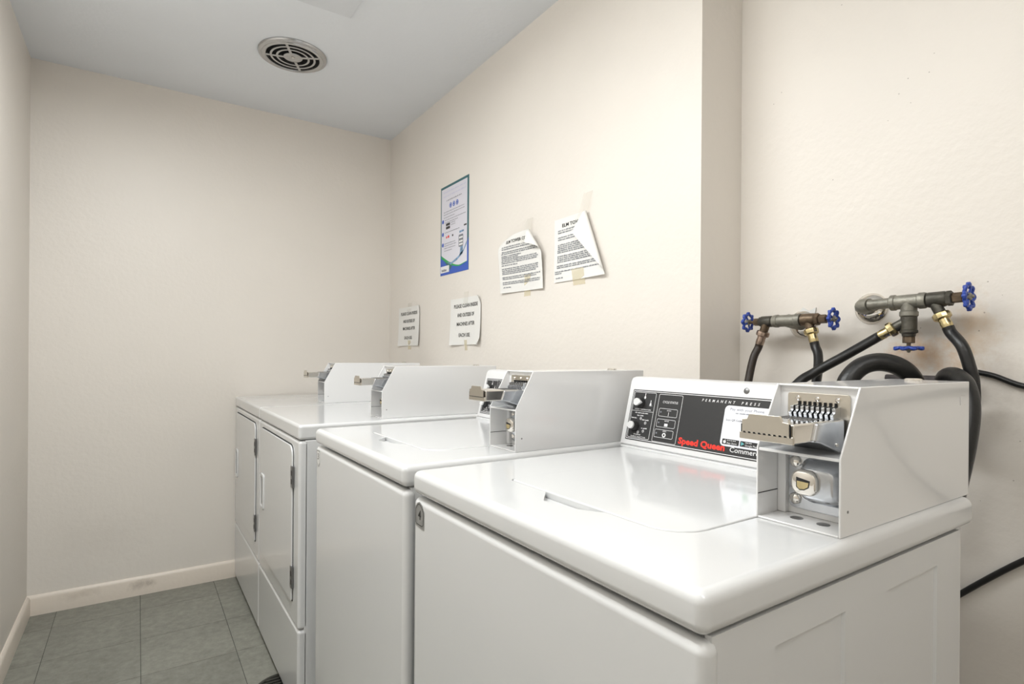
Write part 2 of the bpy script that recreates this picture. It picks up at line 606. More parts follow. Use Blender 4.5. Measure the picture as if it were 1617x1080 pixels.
def ceiling_vent(cx, cy):
    t = thing('ceiling_vent', 'round metal exhaust vent grille in the grey ceiling', 'vent', (cx, cy, H))
    z = H
    c = (cx, cy, z)
    dn = (0, 0, -1)
    prof = [(0.0, 0.138), (0.004, 0.1385), (0.009, 0.135), (0.012, 0.128), (0.012, 0.124), (0.015, 0.121), (0.016, 0.112), (0.013, 0.107), (0.006, 0.106), (0.0, 0.106)]
    obj('rim', lathe(B(), prof, c, dn, 48, closed=True), 'ventmetal', t, angle=25)
    obj('duct_opening', lathe(B(), [(0.0002, 0.107), (0.0010, 0.107)], c, dn, 32), 'dark', t)
    for r in (0.087, 0.063):
        obj('grille_ring', lathe(B(), [(0.007, r - 0.0042), (0.013, r - 0.0042), (0.0145, r), (0.013, r + 0.0042), (0.007, r + 0.0042)], c, dn, 40, closed=True), 'ventmetal', t, angle=50)
    hub = obj('hub', lathe(B(), [(0.008, 0.038), (0.012, 0.038), (0.0145, 0.034), (0.0135, 0.012), (0.010, 0.006), (0.010, 0.0)], c, dn, 32), 'ventmetal', t, angle=50)
    obj('screw', lathe(B(), [(0.009, 0.005), (0.0125, 0.005), (0.015, 0.0)], c, dn, 12), 'chrome', hub)
    for a in (-115.5, 62, 163, -30):
        a = math.radians(a)
        d = Vector((math.cos(a), math.sin(a), 0)); w = Vector((-d.y, d.x, 0))
        bm = B()
        prism(bm, [(0.032, -0.006), (0.108, -0.0055), (0.108, 0.0055), (0.032, 0.006)],
              lambda p, q, r: Vector(c) + d * p + w * q + Vector((0, 0, -r)), 0.006, 0.0138)
        obj('spoke', bm, 'ventmetal', t, bevel=0.0015, seg=2)


ceiling_vent(-0.702, -0.668)


def ceiling_lamp(cx, cy, label, hl=0.60):
    t = thing('ceiling_lamp', label, 'lamp', (cx, cy, H), group='ceiling lamps')
    obj('housing', bx(cx - 0.19, cx + 0.19, cy - hl - 0.02, cy + hl + 0.02, H - 0.045, H), 'plastic', t, bevel=0.006)
    obj('diffuser', bx(cx - 0.175, cx + 0.175, cy - hl, cy + hl, H - 0.076, H - 0.045), 'diffuser', t, bevel=0.012)


ceiling_lamp(*LAMP_A, 'long white ceiling lamp above the aisle beside the washers', 0.82)
ceiling_lamp(*FILL_LAMP, 'long white fill lamp added out of view at the near end of the room')


# ------------------------------------------------------------------ coin box (part of each machine)
def coin_box(machine, yr, zb, xback):
    """yr = y of the right-hand (near) side, zb = machine top, xback = rear end"""
    W = 0.110
    yl = yr + W
    yc = (yr + yl) / 2
    xf, zs, zt, xs_ = -0.546, zb + 0.095, zb + 0.180, -0.498
    t = 0.0028
    prof = [(xf, zb), (xf, zs), (xs_, zt), (xback, zt), (xback, zb)]
    bm = B()
    prism(bm, prof, XZ, yr, yr + t)
    prism(bm, prof, XZ, yl - t, yl)
    box(bm, xs_, xback, yr + t, yl - t, zt - t, zt)          # roof
    box(bm, xf, xback, yr + t, yl - t, zb, zb + t)           # floor
    box(bm, xback - t, xback, yr + t, yl - t, zb + t, zt - t)
    cb = obj('coin_box', bm, 'coinwhite', machine, bevel=0.0012, seg=2, label='white steel coin box with slanted open front')
    # inner shelf and back plates
    obj('shelf', bx(xf + 0.001, -0.470, yr + t, yl - t, zs - 0.004, zs), 'coinwhite', cb, bevel=0.0008, seg=1)
    bm = bx(-0.492, -0.486, yr + t, yl - t, zb + t, zs - 0.004)
    box(bm, -0.500, -0.492, yl - t - 0.012, yl - t, zb + t, zs - 0.004)
    obj('inner_frame', bm, 'coinwhite', cb, bevel=0.001, seg=1)
    obj('seam', bx(xf + 0.0005, -0.500, yl - t - 0.0006, yl - t, zb + 0.0325, zb + 0.0336), 'gap', cb)
    # lock plate with raised boss
    obj('lock_plate', prism(B(), rrect(yr + 0.005, yl - 0.0165, zb + 0.0115, zb + 0.088, 0.008), YZ, -0.4945, -0.492), 'zinc', cb, bevel=0.0006, seg=1)
    bm = B()
    levels = [(-0.4945, 0.0), (-0.4985, 0.0035), (-0.513, 0.0065), (-0.518, 0.010), (-0.5195, 0.015)]
    rings = []
    for x, ins in levels:
        pts = rrect(yc - 0.043 + ins, yc + 0.021 - ins, zb + 0.023 + ins, zb + 0.083 - ins, max(0.016 - ins * 0.3, 0.006), 5)
        rings.append([bm.verts.new((x, p, q)) for p, q in pts])
    for a, b in zip(rings, rings[1:]):
        for i in range(len(a)):
            bm.faces.new((a[i], a[(i + 1) % len(a)], b[(i + 1) % len(a)], b[i]))
    bm.faces.new(rings[-1])
    obj('lock_boss', bm, 'zinc', cb, angle=50)
    ly, lz = yc + 0.001, zb + 0.054
    bm = B()
    rings = []
    for x, k in ((-0.512, 1.0), (-0.523, 1.0), (-0.5265, 0.93), (-0.528, 0.80)):
        pts = rrect(ly - 0.0175 * k, ly + 0.0175 * k, lz - 0.0165 * k, lz + 0.0165 * k, 0.0125 * k, 6)
        rings.append([bm.verts.new((x, p, q)) for p, q in pts])
    for a, b in zip(rings, rings[1:]):
        for i in range(len(a)):
            bm.faces.new((a[i], a[(i + 1) % len(a)], b[(i + 1) % len(a)], b[i]))
    bm.faces.new(rings[0][::-1]); bm.faces.new(rings[-1])
    obj('lock', bm, 'chrome', cb, angle=40)
    bm = B()
    pts = [(ly + 0.008, lz + 0.0065), (ly - 0.009, lz + 0.0045)]
    pts += [(ly - 0.001 + 0.0088 * math.cos(a), lz + 0.001 + 0.0095 * math.sin(a)) for a in [math.radians(v) for v in (-10, -35, -60, -90, -120, -150, -175)]][::-1]
    prism(bm, [(ly + 0.0085, lz + 0.007), (ly + 0.0085, lz - 0.006), (ly + 0.004, lz - 0.0095), (ly - 0.002, lz - 0.009), (ly - 0.008, lz - 0.005), (ly - 0.0095, lz + 0.004)], YZ, -0.5284, -0.5275)
    obj('keyhole', bm, 'gap', cb, smooth=False)
    bm = B()
    prism(bm, [(ly + 0.0072, lz + 0.0022), (ly + 0.0072, lz - 0.005), (ly + 0.004, lz - 0.008), (ly - 0.002, lz - 0.0075), (ly - 0.007, lz - 0.004), (ly - 0.008, lz + 0.0015)], YZ, -0.5288, -0.5284)
    obj('key_cylinder', bm, 'brass', cb, smooth=False)
    for dz in (0.0245, 0.0745):
        obj('rivet', lathe(B(), [(0, 0.0082), (0.002, 0.0080), (0.0045, 0.0062), (0.006, 0.003), (0.0064, 0)], (-0.4945, yl - 0.0265, zb + dz), (-1, 0, 0), 18), 'chrome', cb, angle=60)
    for dy, dx in ((0.072, -0.513), (0.037, -0.513)):
        obj('bolt_hole', lathe(B(), [(0, 0.008), (0.0006, 0.008), (0.0012, 0.006), (0.0013, 0)], (dx, yr + dy, zb + t), (0, 0, 1), 16), 'hinge', cb)
    # upper compartment: steel face plate, comb, coin slide
    obj('rear_plate', bx(-0.492, -0.488, yr + t, yl - t, zs, zt - t), 'coinwhite', cb)
    pl = obj('face_plate', prism(B(), rrect(yc - 0.041, yc + 0.041, zs + 0.010, zt - 0.011, 0.004), YZ, -0.4945, -0.492), 'steel', cb, bevel=0.0006, seg=1)
    for dy in (0.026, 0.0, -0.026):
        obj('screw', lathe(B(), [(0, 0.0032), (0.0012, 0.0032), (0.0022, 0.002), (0.0022, 0)], (-0.4945, yc + dy, zb + 0.1615), (-1, 0, 0), 14), 'chrome', cb)
    zsl = zb + 0.139      # top of slide
    for k in range(9):
        y = yc + 0.0272 - k * 0.0068
        obj('coin_guide', prism(B(), [(-0.4945, zsl - 0.004), (-0.512, zsl - 0.001), (-0.5135, zsl + 0.004), (-0.508, zsl + 0.0075), (-0.5085, zsl + 0.0125), (-0.4945, zsl + 0.0145)], XZ, y - 0.0021, y + 0.0021), 'zinc', cb, bevel=0.0004, seg=1)
    for k in range(8):
        y = yc + 0.0238 - k * 0.0068
        bm = bx(-0.507, -0.4946, y - 0.0013, y + 0.0013, zsl - 0.003, zsl + 0.0135)
        box(bm, -0.497, -0.4946, y - 0.0011, y + 0.0011, zsl + 0.0135, zsl + 0.0185)
        obj('coin_slot', bm, 'dark', cb, smooth=False)
    # housing (cast) around the slide
    bm = prism(B(), [(-0.500, zsl - 0.040), (-0.512, zsl - 0.0415), (-0.556, zsl - 0.027), (-0.572, zsl - 0.024), (-0.564, zsl - 0.0015), (-0.512, zsl - 0.001), (-0.500, zsl + 0.000)], XZ, yc - 0.0375, yc + 0.0375)
    obj('slide_housing', bm, 'zinc', cb, bevel=0.003, seg=2)
    obj('screw', lathe(B(), [(0, 0.0026), (0.0014, 0.0024), (0.0018, 0)], (-0.520, yc - 0.0373, zsl - 0.031), (0, -1, 0), 12), 'chrome', cb)
    # slide: body, front rail, push plate
    sl = obj('coin_slide', bx(-0.611, -0.520, yc - 0.034, yc + 0.034, zsl - 0.024, zsl - 0.0006), 'chrome', cb, bevel=0.0022, seg=3, label='chrome coin slide')
    obj('slide_rail', bx(-0.6145, -0.6105, yc - 0.0348, yc + 0.0348, zsl - 0.0245, zsl - 0.015), 'steel', cb, bevel=0.0012, seg=2)
    zp = zsl - 0.0155
    obj('push_plate', prism(B(), [(yc - 0.0305, zp), (yc + 0.0305, zp), (yc + 0.0305, zp + 0.016), (yc + 0.0235, zp + 0.017), (yc + 0.0205, zp + 0.0235), (yc - 0.0195, zp + 0.0235), (yc - 0.0225, zp + 0.017), (yc - 0.0305, zp + 0.016)], YZ, -0.6155, -0.6125), 'steel', cb, bevel=0.0007, seg=2)
    bm = bx(-0.61495, -0.6140, yc + 0.0307, yc + 0.0319, zp, zp + 0.010)
    box(bm, -0.61495, -0.6140, yc - 0.0319, yc - 0.0307, zp - 0.001, zp + 0.015)
    for k in range(9):
        y = yc + 0.027 - k * 0.0066
        box(bm, -0.6157, -0.6145, y - 0.0014, y + 0.0014, zp - 0.0008, zp + 0.0012)
    obj('slide_slots', bm, 'dark', cb, smooth=False)
    # slots seen on top of the slide
    bm = B()
    for k in range(7):
        y = yc + 0.0238 - k * 0.0072
        box(bm, -0.556, -0.520, y - 0.0011, y + 0.0011, zsl - 0.0008, zsl - 0.0002)
    obj('slide_grooves', bm, 'hinge', cb, smooth=False)
    # small details on the near side: screw hole, slot cover, top stud
    obj('side_hole', lathe(B(), [(0, 0.0018), (0.0004, 0.0018)], (xf + 0.017, yr, zb + 0.030), (0, -1, 0), 10), 'hinge', cb)
    obj('side_latch', bx(xback - 0.038, xback - 0.018, yr - 0.0008, yr, zb + 0.144, zb + 0.157), 'coinwhite', cb, bevel=0.0006, seg=1)
    obj('roof_stud', lathe(B(), [(0, 0.0125), (0.0025, 0.0125), (0.004, 0.010), (0.004, 0)], (xback - 0.06, yc, zt), (0, 0, 1), 16), 'chrome', cb)
    return cb


# ------------------------------------------------------------------ number tag lettering frame: fronts face -x
def front_frame(x, y, z):
    return Frame((x, y, z), (0, -1, 0), (0, 0, 1))


# ------------------------------------------------------------------ washers
def washer(y0, num, label, tagcol, tag_up):
    W = 0.651
    y1 = y0 - W
    t = thing('washing_machine', label, 'washing machine', (-0.485, (y0 + y1) / 2, 0), group='top-loading washers')
    # cabinet behind the skins
    obj('cabinet', bx(-0.787, -0.170, y1 + 0.012, y0 - 0.008, 0.03, 0.883), 'enamel_front', t, bevel=0.004)
    obj('front_panel', bx(-0.812, -0.786, y1 + 0.001, y0 - 0.001, 0.03, 0.879), 'enamel_front', t, bevel=0.012, seg=5)
    # near side panel with two pressed recesses
    ys_ = y1 + 0.006
    rects = [(-0.692, -0.546, 0.09, 0.845), (-0.435, -0.280, 0.09, 0.848)]
    e = 0.0035
    us = sorted(set([-0.7955, -0.197] + [v for r in rects for v in (r[0], r[0] + e, r[1] - e, r[1])]))
    vs = sorted(set([0.03, 0.8825] + [v for r in rects for v in (r[2], r[2] + e, r[3] - e, r[3])]))

    def dep(u, v):
        for a, b, c, d in rects:
            if a + e - 1e-6 <= u <= b - e + 1e-6 and c + e - 1e-6 <= v <= d - e + 1e-6:
                return 0.0032
        return 0.0
    bm = B()
    G = [[bm.verts.new((u, ys_ + dep(u, v), v)) for v in vs] for u in us]
    G2 = [[bm.verts.new((u, ys_ + 0.008, v)) for v in vs] for u in us]
    for i in range(len(us) - 1):
        for j in range(len(vs) - 1):
            bm.faces.new((G[i][j], G[i + 1][j], G[i + 1][j + 1], G[i][j + 1]))
            bm.faces.new((G2[i][j], G2[i][j + 1], G2[i + 1][j + 1], G2[i + 1][j]))
    for i in range(len(us) - 1):
        for j in (0, len(vs) - 1):
            bm.faces.new((G[i][j], G[i + 1][j], G2[i + 1][j], G2[i][j]))
    for j in range(len(vs) - 1):
        for i in (0, len(us) - 1):
            bm.faces.new((G[i][j], G[i][j + 1], G2[i][j + 1], G2[i][j]))
    obj('side_panel', bm, 'enamel_front', t, smooth=False)
    # top with lid opening and finger notch
    zt = 0.928
    top = obj('top', bx(-0.815, -0.154, y1, y0, 0.885, zt), 'enamel', t, bevel=0.013, seg=5)
    top.modifiers['bevel'].harden_normals = False
    cut = rrect(-0.7045, -0.262, y1 + 0.119, y0 - 0.162, 0, 6, radii=(0.052, 0.02, 0.02, 0.014))
    cut = [(p, q) for p, q in cut]
    c_bm = prism(B(), [(p, q - (y0 + y1) / 2) for p, q in cut], lambda p, q, r: (p + 0.485, q, r), zt - 0.012, zt + 0.02)
    n0 = y0 - 0.268
    c2 = prism(B(), [(-0.690, n0 - 0.145), (-0.690, n0 + 0.002), (-0.7045, n0), (-0.722, n0 - 0.020), (-0.7375, n0 - 0.038), (-0.7375, n0 - 0.060), (-0.729, n0 - 0.095), (-0.7135, n0 - 0.125), (-0.7045, n0 - 0.137)],
               lambda p, q, r: (p + 0.485, q - (y0 + y1) / 2, r), zt - 0.009, zt + 0.02)
    cutters = []
    for c_ in (c_bm, c2):
        bmesh.ops.recalc_face_normals(c_, faces=c_.faces)
        cm = bpy.data.meshes.new('cutter'); c_.to_mesh(cm); c_.free()
        co = bpy.data.objects.new('cutter', cm); COL.objects.link(co)
        co.location = (-0.485, (y0 + y1) / 2, 0)
        md = top.modifiers.new('cut', 'BOOLEAN'); md.object = co; md.operation = 'DIFFERENCE'; md.solver = 'EXACT'
        cutters.append((co, cm))
    bpy.context.view_layer.update()
    apply_mods(top)
    top.data.shade_smooth()
    top.data.set_sharp_from_angle(angle=math.radians(38))
    md = top.modifiers.new('wn', 'WEIGHTED_NORMAL'); md.keep_sharp = True
    for co, cm in cutters:
        bpy.data.objects.remove(co); bpy.data.meshes.remove(cm)
    lid = rrect(-0.7025, -0.264, y1 + 0.121, y0 - 0.164, 0, 8, radii=(0.050, 0.018, 0.018, 0.012))
    obj('lid', prism(B(), lid, XY, zt - 0.0121, zt + 0.0015), 'enamel', t, bevel=0.0025, seg=4)
    # rear ledge and control panel
    obj('rear_ledge', bx(-0.278, -0.165, y1 + 0.114, y0 - 0.002, zt - 0.001, zt + 0.004), 'enamel', t, bevel=0.002)
    p0 = (-0.2665, 0.932)
    p1 = (-0.2273, 1.0865)
    prof = [p0, (p1[0] - 0.001, p1[1] - 0.004), (p1[0] + 0.004, p1[1] + 0.004), (p1[0] + 0.014, p1[1] + 0.007), (-0.185, p1[1] + 0.007), (-0.172, p1[1] - 0.004), (-0.168, 0.932)]
    pe = 0.012
    cp = obj('control_panel', prism(B(), prof, XZ, y1 + 0.114, y0 + pe), 'plastic', t, bevel=0.0035, seg=3, angle=30)
    up = Vector((p1[0] - p0[0], 0, p1[1] - p0[1])).normalized()
    fr = Frame((p0[0], y0, p0[1]), (0, -1, 0), up)
    w = 0.0009
    bm = B()
    lab = rrect(0.0035, 0.53, 0.0135, 0.1355, 0.002, 2)
    prism(bm, lab, lambda p, q, r: fr(p, q, r), 0.0, 0.0008)
    obj('black_label', bm, 'label', cp, smooth=False, label='black control overlay with white lines')
    hh = 0.0011
    bm = B()
    quad(bm, fr, 0.006, 0.53, 0.1318, 0.1332, hh); quad(bm, fr, 0.006, 0.53, 0.0158, 0.0172, hh)
    quad(bm, fr, 0.006, 0.0072, 0.0172, 0.1318, hh)
    outline(bm, fr, rrect(0.0095, 0.0775, 0.0192, 0.1298, 0.003, 3), w, hh)
    outline(bm, fr, rrect(0.0865, 0.1545, 0.0182, 0.1288, 0.003, 3), w, hh)
    quad(bm, fr, 0.0105, 0.0765, 0.0838, 0.0846, hh)
    for a, b, c, d in ((0.0930, 0.1460, 0.0774, 0.0962), (0.0920, 0.1450, 0.0528, 0.0716), (0.0905, 0.1440, 0.0289, 0.0477)):
        outline(bm, fr, rrect(a, b, c, d, 0.003, 3), w * 0.9, hh)
    # little wash symbols
    for s, q in ((0.0445, 0.1205), (0.0645, 0.1050)):
        poly(bm, fr, ellipse(s, q - 0.003, 0.0026, 0.0034), hh); quad(bm, fr, s - 0.0009, s + 0.0009, q, q + 0.007, hh)
    for s, q in ((0.0425, 0.0665), (0.0585, 0.0570), (0.0560, 0.0375), (0.0410, 0.0335), (0.0250, 0.0395)):
        outline(bm, fr, ellipse(s, q, 0.0032, 0.0034, 10), 0.0008, hh)
        quad(bm, fr, s - 0.0018, s + 0.0016, q - 0.0004, q + 0.0006, hh)
    quad(bm, fr, 0.1210, 0.1222, 0.0795, 0.0880, hh)
    quad(bm, fr, 0.1150, 0.1245, 0.0555, 0.0620, hh)
    outline(bm, fr, ellipse(0.1190, 0.0358, 0.0052, 0.0052, 14), 0.0026, hh)
    stuff(obj('printed_lines', bm, 'white', cp, smooth=False))
    bm = B()
    letter(cp, 'white', 'CYCLE STATUS', fr, 0.1215, 0.1085, 0.0052, 0.0430, 'C', bold=0.006, h=hh)
    letter(cp, 'white', 'PERMANENT', fr, 0.205, 0.1205, 0.0055, 0.080, shear=0.25, bold=0.012, h=hh, spacing=2.2)
    letter(cp, 'white', 'PRESS', fr, 0.299, 0.1205, 0.0055, 0.040, shear=0.25, bold=0.012, h=hh, spacing=2.2)
    letter(cp, 'white', 'Commercial', fr, 0.2890, 0.0235, 0.0100, 0.0760, h=hh, bold=0.004)
    letter(cp, 'white', 'WASH TEMPERATURE', fr, 0.0435, 0.0870, 0.0030, 0.050, 'C', bold=0.006, h=hh)
    letter(cp, 'white', 'FABRIC SELECTOR', fr, 0.0435, 0.0214, 0.0030, 0.046, 'C', bold=0.006, h=hh)
    letter(cp, 'white', 'HOT', fr, 0.0655, 0.0975, 0.0026, 0.009, 'C', bold=0.006, h=hh)
    letter(cp, 'white', 'WASH', fr, 0.1215, 0.0905, 0.0026, 0.012, 'C', bold=0.006, h=hh)
    letter(cp, 'white', 'RINSE', fr, 0.1205, 0.0665, 0.0026, 0.012, 'C', bold=0.006, h=hh)
    letter(cp, 'white', 'SPIN', fr, 0.1190, 0.0430, 0.0026, 0.010, 'C', bold=0.006, h=hh)
    word_line(bm, fr, 0.022, 0.062, 0.0785, 0.0024, hh); word_line(bm, fr, 0.030, 0.054, 0.0722, 0.0026, hh)
    word_line(bm, fr, 0.013, 0.030, 0.0655, 0.0026, hh); word_line(bm, fr, 0.047, 0.070, 0.0628, 0.0026, hh)
    word_line(bm, fr, 0.049, 0.068, 0.0430, 0.0026, hh); word_line(bm, fr, 0.028, 0.050, 0.0272, 0.0024, hh)
    stuff(obj('fine_print', bm, 'white', cp, smooth=False))
    bm = B()
    text(bm, 'Speed Queen', fr, 0.1610, 0.0235, 0.0130, 0.1165, bold=0.040, h=hh)
    obj('lettering', bm, 'red', cp, smooth=False, label='red brand lettering')
    bm = B()
    for s, q in ((0.0990, 0.0875), (0.0980, 0.0630), (0.0965, 0.0385)):
        poly(bm, fr, ellipse(s, q, 0.0020, 0.0020, 12), hh)
    stuff(obj('printing', bm, 'grey', cp, smooth=False))
    for s, q, a in ((0.0335, 0.1035, 0), (0.0275, 0.0475, PI * 1.05)):
        c = fr(s, q, 0.0008)
        obj('knob_skirt', lathe(B(), [(0, 0.0135), (0.006, 0.0125), (0.012, 0.0095), (0.013, 0.0)], c, fr.n, 20), 'black', cp, angle=50)
        bm = B()
        pts = [(0.011 * math.cos(v), 0.011 * math.sin(v)) for v in [math.radians(d) for d in range(50, 311, 20)]] + [(0.0175, 0)]
        ca, sa = math.cos(a), math.sin(a)
        prism(bm, [(p * ca - r * sa, p * sa + r * ca) for p, r in pts], lambda p, r, z_: fr(s + p * 0.82, q + r * 0.82, z_), 0.010, 0.0175)
        obj('knob', bm, 'plastic', cp, bevel=0.001, seg=2)
    obj('panel_plug', lathe(B(), [(0, 0.0062), (0.001, 0.0062), (0.0022, 0.004), (0.0024, 0)], fr(0.3055, 0.1490, 0), fr.n, 18), 'hinge', cp, angle=60)
    if num == '4':
        st = rrect(0.2645, 0.372, 0.0335, 0.1165, 0.009, 5)
        obj('sticker', prism(B(), st, lambda p, q, r: fr(p, q, r), 0.0008, 0.0016), 'sticker', cp, smooth=False, label='pale payment sticker with rounded corners')
        h2 = 0.0019
        letter(cp, 'grey', 'Pay with your Phone', fr, 0.2770, 0.1068, 0.0056, 0.0740, h=h2)
        bm = B()
        word_line(bm, fr, 0.290, 0.345, 0.1005, 0.0026, h2)
        stuff(obj('fine_print', bm, 'grey', cp, smooth=False))
        letter(cp, 'black', 'Scan QR Code', fr, 0.2705, 0.0850, 0.0042, 0.0365, h=h2)
        for a_ in (0.2695, 0.3100):
            obj('badge', prism(B(), rrect(a_, a_ + 0.038, 0.0372, 0.0482, 0.0012, 2), lambda p, q, r: fr(p, q, r), 0.0016, 0.0019), 'black', cp, smooth=False)
        h3 = 0.0022
        letter(cp, 'white', 'App Store', fr, 0.2805, 0.0388, 0.0036, 0.0225, h=h3)
        letter(cp, 'white', 'Google Play', fr, 0.3215, 0.0388, 0.0036, 0.0250, h=h3)
        bm = B()
        word_line(bm, fr, 0.2805, 0.300, 0.0450, 0.0016, h3)
        word_line(bm, fr, 0.3215, 0.335, 0.0450, 0.0016, h3)
        poly(bm, fr, [(0.2722, 0.0425), (0.2730, 0.0400), (0.2745, 0.0388), (0.2755, 0.0392), (0.2765, 0.0388), (0.2780, 0.0400), (0.2787, 0.0418), (0.2776, 0.0430), (0.2782, 0.0445), (0.2768, 0.0450), (0.2755, 0.0445), (0.2740, 0.0450), (0.2726, 0.0442)], h3)
        poly(bm, fr, [(0.2757, 0.0454), (0.2770, 0.0459), (0.2769, 0.0470), (0.2758, 0.0465)], h3)
        stuff(obj('printing', bm, 'white', cp, smooth=False))
        bm = B()
        poly(bm, fr, [(0.3125, 0.0388), (0.3195, 0.0428), (0.3125, 0.0468)], h3)
        obj('printing', bm, 'teal', cp, smooth=False)
        bm = B()
        poly(bm, fr, ellipse(0.3190, 0.0610, 0.0072, 0.0072, 20), h2)
        obj('printing', bm, 'green', cp, smooth=False)
    # number tag on the front
    tf = front_frame(-0.812, y0 - (0.0105 if tag_up else 0.002), 0.0)
    if tag_up:
        pts = [(0.001, 0.829), (0.039, 0.8265), (0.039, 0.860), (0.031, 0.8695), (0.019, 0.8745), (0.009, 0.8705), (0.001, 0.862)]
        ipts = [(0.0035, 0.8345), (0.0085, 0.832), (0.031, 0.8315), (0.0365, 0.8355), (0.0365, 0.8585), (0.0290, 0.8665), (0.0185, 0.8715), (0.0105, 0.8680), (0.0035, 0.8595)]
    else:
        pts = [(0.010, 0.870), (0.010, 0.833), (0.0275, 0.8205), (0.045, 0.833), (0.045, 0.870)]
        ipts = [(0.012, 0.868), (0.012, 0.834), (0.0275, 0.823), (0.043, 0.834), (0.043, 0.868)]
    bm = B()
    prism(bm, pts, lambda p, q, r: tf(p, q, r), 0.0, 0.0008)
    tg = obj('number_tag', bm, tagcol, t, smooth=False, label='small house-shaped number tag reading ' + num)
    bm = B()
    outline(bm, tf, ipts, 0.0013, 0.0011)
    text(bm, num, tf, 0.020 if tag_up else 0.0275, 0.8425, 0.0175, 0.012, 'C', shear=0.1, bold=0.012, h=0.0011)
    obj('lettering', bm, 'black', tg, smooth=False)
    for dx in (-0.76, -0.21):
        for dy in (y0 - 0.06, y1 + 0.06):
            obj('foot', lathe(B(), [(0, 0.022), (0.012, 0.022), (0.014, 0.010), (0.034, 0.010)], (dx, dy, 0), (0, 0, 1), 14), 'rubber', t)
    coin_box(t, y1 + 0.012, zt, -0.142)
    return t


washer(-1.507, '3', 'white top-loading washer tagged 3, second nearest of the four machines', 'tagw', False)
washer(-2.198, '4', 'white top-loading washer tagged 4, nearest machine, under the hoses', 'tag', True)


# ------------------------------------------------------------------ dryers
def dryer(y0, label):
    W, X, zt = 0.677, -0.828, 0.9225
    y1 = y0 - W
    t = thing('tumble_dryer', label, 'dryer', (-0.44, (y0 + y1) / 2, 0), group='dryers')
    obj('top', bx(X, -0.055, y1, y0, 0.8745, zt), 'enamel', t, bevel=0.010, seg=4)
    obj('cabinet', bx(X + 0.02, -0.060, y1 + 0.001, y0 - 0.001, 0.02, 0.8735), 'enamel_front', t, bevel=0.003)
    fp = obj('front_panel', bx(X + 0.001, X + 0.035, y1 + 0.001, y0 - 0.001, 0.285, 0.8720), 'enamel_front', t, bevel=0.010, seg=4)
    lp = obj('lower_panel', bx(X + 0.001, X + 0.035, y1 + 0.001, y0 - 0.001, 0.015, 0.2820), 'enamel_front', t, bevel=0.010, seg=4)
    f = front_frame(X + 0.001, y0, 0)
    d0, d1, e0, e1 = 0.055, 0.607, 0.352, 0.848
    obj('door_seal', prism(B(), rrect(d0 - 0.003, d1 + 0.003, e0 - 0.003, e1 + 0.004, 0, 4, radii=(0.012, 0.012, 0.036, 0.036)), lambda p, q, r: f(p, q, r), 0.0, 0.0010), 'gap', t, smooth=False)
    dr = obj('door', prism(B(), rrect(d0, d1, e0, e1, 0, 5, radii=(0.010, 0.010, 0.034, 0.034)), lambda p, q, r: f(p, q, r), 0.0, 0.0060), 'enamel_front', t, bevel=0.0025, seg=3)
    # handle: raised frame with a hollow
    h0, h1, k0, k1 = 0.080, 0.142, 0.533, 0.672
    bm = B()
    o_, i_ = rrect(h0, h1, k0, k1, 0.012, 4), rrect(h0 + 0.011, h1 - 0.011, k0 + 0.012, k1 - 0.012, 0.008, 4)
    ra = [[bm.verts.new(f(p, q, z)) for p, q in pts] for pts, z in ((o_, 0.006), (o_, 0.0105), (i_, 0.0105), (i_, 0.0068))]
    for a, b in zip(ra, ra[1:]):
        for i in range(len(a)):
            bm.faces.new((a[i], a[(i + 1) % len(a)], b[(i + 1) % len(a)], b[i]))
    bm.faces.new(ra[-1])
    hd = obj('handle', bm, 'plastic', dr, bevel=0.002, seg=2)
    obj('handle_hollow', prism(B(), rrect(h0 + 0.0125, h0 + 0.026, k0 + 0.016, k1 - 0.016, 0.003, 3), lambda p, q, r: f(p, q, r), 0.0068, 0.0074), 'hinge', dr, smooth=False)
    for z0, z1 in ((0.717, 0.785), (0.397, 0.465)):
        bm = B()
        prism(bm, rrect(d1 - 0.010, d1 + 0.014, z0, z1, 0.001, 1), lambda p, q, r: f(p, q, r), 0.0005, 0.0075)
        hg = obj('hinge', bm, 'hinge', dr, bevel=0.001, seg=1)
        bm = B()
        for q in (0.28, 0.68):
            zc = z0 + (z1 - z0) * q
            prism(bm, rrect(d1 - 0.003, d1 + 0.008, zc - 0.008, zc + 0.008, 0.002, 2), lambda p, q_, r: f(p, q_, r), 0.0070, 0.0082)
        obj('hinge_knuckle', bm, 'black', dr, smooth=False)
    for dx in (-0.76, -0.12):
        for dy in (y0 - 0.06, y1 + 0.06):
            obj('foot', lathe(B(), [(0, 0.02), (0.010, 0.02), (0.012, 0.010), (0.024, 0.010)], (dx, dy, 0), (0, 0, 1), 12), 'rubber', t)
    coin_box(t, y1 + 0.040 if y0 < -0.5 else y1 + 0.075, zt, -0.082)
    return t


dryer(-0.012, 'white dryer against the back wall, farthest of the four machines')
dryer(-0.691, 'white dryer beside the washer tagged 3, with a dark floor drain at its foot')

